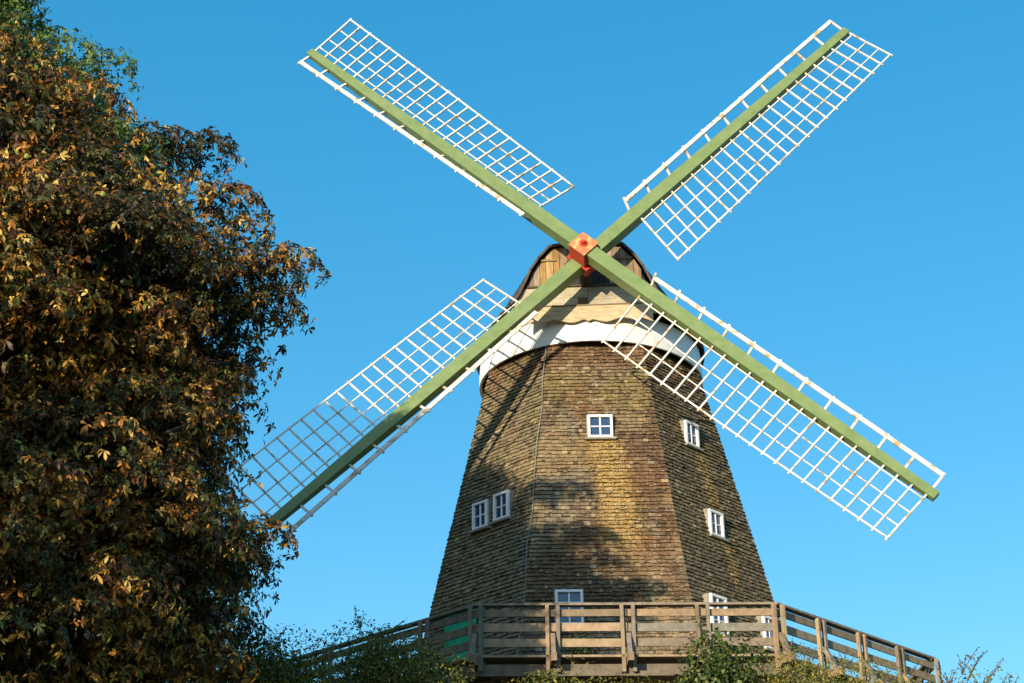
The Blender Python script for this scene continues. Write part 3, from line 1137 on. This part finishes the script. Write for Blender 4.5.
# unseen boughs added left of the view to shade crown and rails
for z_, x_, y_ in [(-2.4, -9.0, -21.3), (-2.2, -8.3, -20.9), (-1.6, -9.4, -21.8), (-1.3, -8.5, -21.2), (-.8, -9.1, -21.4), (-.5, -8.3, -21.0), (.1, -9.5, -21.8),
                   (.2, -8.7, -21.3), (.8, -9.1, -21.5), (.9, -8.4, -21.0), (1.5, -9.3, -21.6), (1.6, -8.7, -21.2), (.2, -10.2, -20.6), (-1.4, -10.3, -20.4)]:
    CH_EXTRA.append((x_, y_, z_, .78))
for z_ in np.arange(-1.9, 4.2, .42):
    CH_EXTRA.append((TX+float(np.interp(z_, [e[0] for e in edge], [e[1] for e in edge]))-.62, TY+.5*math.sin(z_*3), float(z_), .5))
    for dy in (-1.0, 1.1):
        CH_EXTRA.append((TX+float(np.interp(z_, [e[0] for e in edge], [e[1] for e in edge]))-1.25, TY+dy+.4*math.sin(z_*5), float(z_)+.2, .65))
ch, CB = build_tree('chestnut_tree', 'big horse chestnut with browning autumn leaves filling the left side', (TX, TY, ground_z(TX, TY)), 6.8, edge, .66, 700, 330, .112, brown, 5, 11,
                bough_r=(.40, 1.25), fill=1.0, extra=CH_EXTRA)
# green spiky fruits on the sunlit side
fr = MB()
import bmesh
def ball(name, c, r, mat, parent):
    me = bpy.data.meshes.new(name)
    bm = bmesh.new()
    bmesh.ops.create_icosphere(bm, subdivisions=2, radius=r)
    for i, v in enumerate(bm.verts):
        v.co *= 1.12 if i % 3 == 0 else .96
    bm.to_mesh(me)
    bm.free()
    me.materials.append(mat)
    return link(name, me, c, parent)
fb0 = None
cand = [b for b in CB if b[0] > -9.8 and b[1] < -15.5 and b[2] > -3]
random.shuffle(cand)
for (x, y, z, br, az) in cand[:16]:
    p = Vector((x, y, z)) + (to_sun*.6+Vector((0, -.5, .1))).normalized()*br*1.0
    if fb0 is None:
        fb0 = ball('fruit', p, .038, MAT['fruit'], ch)
    else:
        o = fb0.copy()
        C.objects.link(o)
        o.parent = ch
        o.location = p-wloc(ch)

GX, GYY = -15.2, -4.5
edge_g = [(-4, 4.0), (0, 5.0), (3.5, 6.0), (9, 6.6), (11.5, 6.7), (12.6, 6.8), (13.2, 6.1), (14.4, 5.0), (15.5, 4.2), (16.5, 3.3), (17.8, 1.8), (18.6, .5)]
build_tree('green_tree', 'dark green leafy tree rising behind the brown chestnut at the upper left', (GX, GYY, ground_z(GX, GYY)), 16.5, edge_g, .8, 340, 330, .14, green, 4, 23,
           bough_r=(.5, 1.1), fill=.35)

# shrubs along the brow of the mound
def shrub(name, label, cat, c, rx, ry, h, n, size, colf, seed, stems=14, whips=0, wh=1.0, group=None, aspect=.5, lumps=12):
    global rng
    rng = np.random.default_rng(seed)
    random.seed(seed)
    x0, y0 = c
    gz = ground_z(x0, y0)
    top = h + .3
    t = thing(name, label, cat, (x0, y0, gz), group)
    cens, nrms = [], []
    lm = []
    for i in range(lumps):
        lx = rng.uniform(-.8, .8)*rx
        ly = rng.uniform(-.7, .7)*ry
        lz = gz+(top-gz)*rng.uniform(.55, .86)*(1-.25*(lx/rx)**2)
        lm.append((x0+lx, y0+ly, lz, rng.uniform(.35, .6)*min(rx, ry)*.9+.15))
    per = n//lumps
    for (lx, ly, lz, lr) in lm:
        u = unit(per)
        r = rng.uniform(.3, 1.08, per)**.45
        cens.append(np.array([lx, ly, lz])+u*r[:, None]*np.array([lr*1.25, lr, lr*.8]))
        nrms.append(u+rng.normal(scale=.5, size=(per, 3))+np.array([0, 0, .4]))
    # skirt of leaves down to the ground
    m = n//3
    a = rng.uniform(0, 2*math.pi, m)
    rr = np.sqrt(rng.uniform(.4, 1, m))
    z = rng.uniform(gz, gz+(top-gz)*.75, m)
    cens.append(np.stack([x0+rr*rx*np.cos(a), y0+rr*ry*np.sin(a), z], 1))
    nrms.append(np.stack([np.cos(a), np.sin(a), a*0+.4], 1)+rng.normal(scale=.4, size=(m, 3)))
    st = MB()
    for i in range(stems):
        lx, ly, lz, lr = lm[i % lumps]
        limb(st, (x0+random.uniform(-.3, .3)*rx, y0+random.uniform(-.2, .2), gz-.1), (lx, ly, lz), .035, .012, n=5, seg=4)
    for i in range(whips):
        lx, ly, lz, lr = lm[random.randrange(lumps)]
        p0 = Vector((lx, ly, lz))
        lean = Vector((random.uniform(-.55, .75), random.uniform(-.3, .3), random.uniform(.5, 1.0))).normalized()
        p0.z += lr*.6
        L = wh*random.uniform(.5, 1.3)
        pts = [p0 + lean*L*q/5 + Vector((lean.x, lean.y, -.5))*(.16*L*(q/5)**2) for q in range(6)]
        st.tube(pts, [.010, .009, .007, .006, .005, .003], 4)
        m2 = int(26*L/.8)
        tt = rng.uniform(.25, 1.0, m2)*5
        for q in tt:
            i0 = min(int(q), 4)
            pp = pts[i0].lerp(pts[i0+1], q-i0)
            cens.append(np.array([[pp.x, pp.y, pp.z]])+rng.normal(scale=.02, size=(1, 3)))
            nrms.append(unit(1)+np.array([[0, 0, .5]]))
    cc = np.concatenate(cens)
    leaf_mesh('foliage', cc, np.concatenate(nrms), size*rng.uniform(.6, 1.3, len(cc)), colf(len(cc), cc, .5), t, leaflets=1, aspect=aspect, droop=.15)
    st.build('stem', MAT['bark'], t, smooth=True)
    return t
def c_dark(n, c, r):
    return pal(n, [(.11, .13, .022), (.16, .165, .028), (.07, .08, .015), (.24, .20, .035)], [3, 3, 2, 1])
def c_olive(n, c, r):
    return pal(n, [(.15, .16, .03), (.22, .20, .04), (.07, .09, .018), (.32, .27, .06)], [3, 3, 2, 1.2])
def c_leafy(n, c, r):
    return pal(n, [(.05, .08, .018), (.08, .12, .025), (.03, .05, .012), (.15, .17, .04)], [3, 3, 2, 1])
def c_yel(n, c, r):
    return pal(n, [(.25, .22, .04), (.14, .15, .03), (.35, .27, .05), (.08, .09, .02)], [3, 3, 1, 2])
G1 = 'shrubs in shade along the mound left of the mill'
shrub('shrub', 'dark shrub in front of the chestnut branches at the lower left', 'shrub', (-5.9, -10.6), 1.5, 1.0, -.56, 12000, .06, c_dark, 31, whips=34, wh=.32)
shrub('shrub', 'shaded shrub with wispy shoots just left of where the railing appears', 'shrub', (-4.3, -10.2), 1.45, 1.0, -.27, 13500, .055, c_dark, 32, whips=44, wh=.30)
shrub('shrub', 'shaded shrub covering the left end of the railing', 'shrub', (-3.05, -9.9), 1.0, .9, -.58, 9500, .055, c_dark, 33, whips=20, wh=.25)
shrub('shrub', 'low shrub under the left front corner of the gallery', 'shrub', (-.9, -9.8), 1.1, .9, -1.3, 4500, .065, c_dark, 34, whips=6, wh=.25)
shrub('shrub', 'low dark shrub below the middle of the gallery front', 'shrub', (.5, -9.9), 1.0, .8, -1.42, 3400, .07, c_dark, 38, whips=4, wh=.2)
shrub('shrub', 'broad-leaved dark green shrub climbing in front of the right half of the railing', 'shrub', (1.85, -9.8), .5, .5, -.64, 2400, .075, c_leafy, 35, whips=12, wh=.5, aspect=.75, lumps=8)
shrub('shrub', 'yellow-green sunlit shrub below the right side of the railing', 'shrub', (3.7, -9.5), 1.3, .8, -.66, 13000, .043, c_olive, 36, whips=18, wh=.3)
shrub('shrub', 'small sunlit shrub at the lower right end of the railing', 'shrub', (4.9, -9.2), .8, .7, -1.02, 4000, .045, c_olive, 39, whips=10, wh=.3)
shrub('twiggy_shrub', 'thin bare-looking twigs with few leaves in the bottom right corner', 'shrub', (6.0, -9.4), .7, .5, -1.15, 700, .055, c_dark, 37, whips=22, wh=.55)
# small leafy plants standing on the deck against the wall
for (x, y, lab, cf) in ((-.35, -4.95, 'yellowing plant on the deck behind the railing below the front window', c_yel), (2.35, -4.9, 'small yellowing plant on the deck behind the right part of the railing', c_yel)):
    rng = np.random.default_rng(int(abs(x)*100))
    t = thing('deck_plant', lab, 'plant', (x, y, .10))
    n = 420
    u = unit(n)
    cc = np.array([x, y, .72])+u*(rng.uniform(.2, 1, n)**.5)[:, None]*np.array([.42, .22, .3])
    leaf_mesh('foliage', cc, u+np.array([0, 0, .6]), .07*rng.uniform(.6, 1.3, n), cf(n, cc, .5), t, aspect=.6)
    pm = MB()
    pm.tube([(x, y, .11), (x, y, .14), (x, y, .40), (x, y, .44)], [.14, .15, .20, .20], 16, (0.3, 0.12, 0.07))
    pm.build('pot', MAT['board'], t)
    st = MB()
    for i in range(7):
        st.tube([(x, y, .42), (x+random.uniform(-.3, .3), y+random.uniform(-.15, .15), .85)], [.008, .004], 5)
    st.build('stem', MAT['bark'], t)
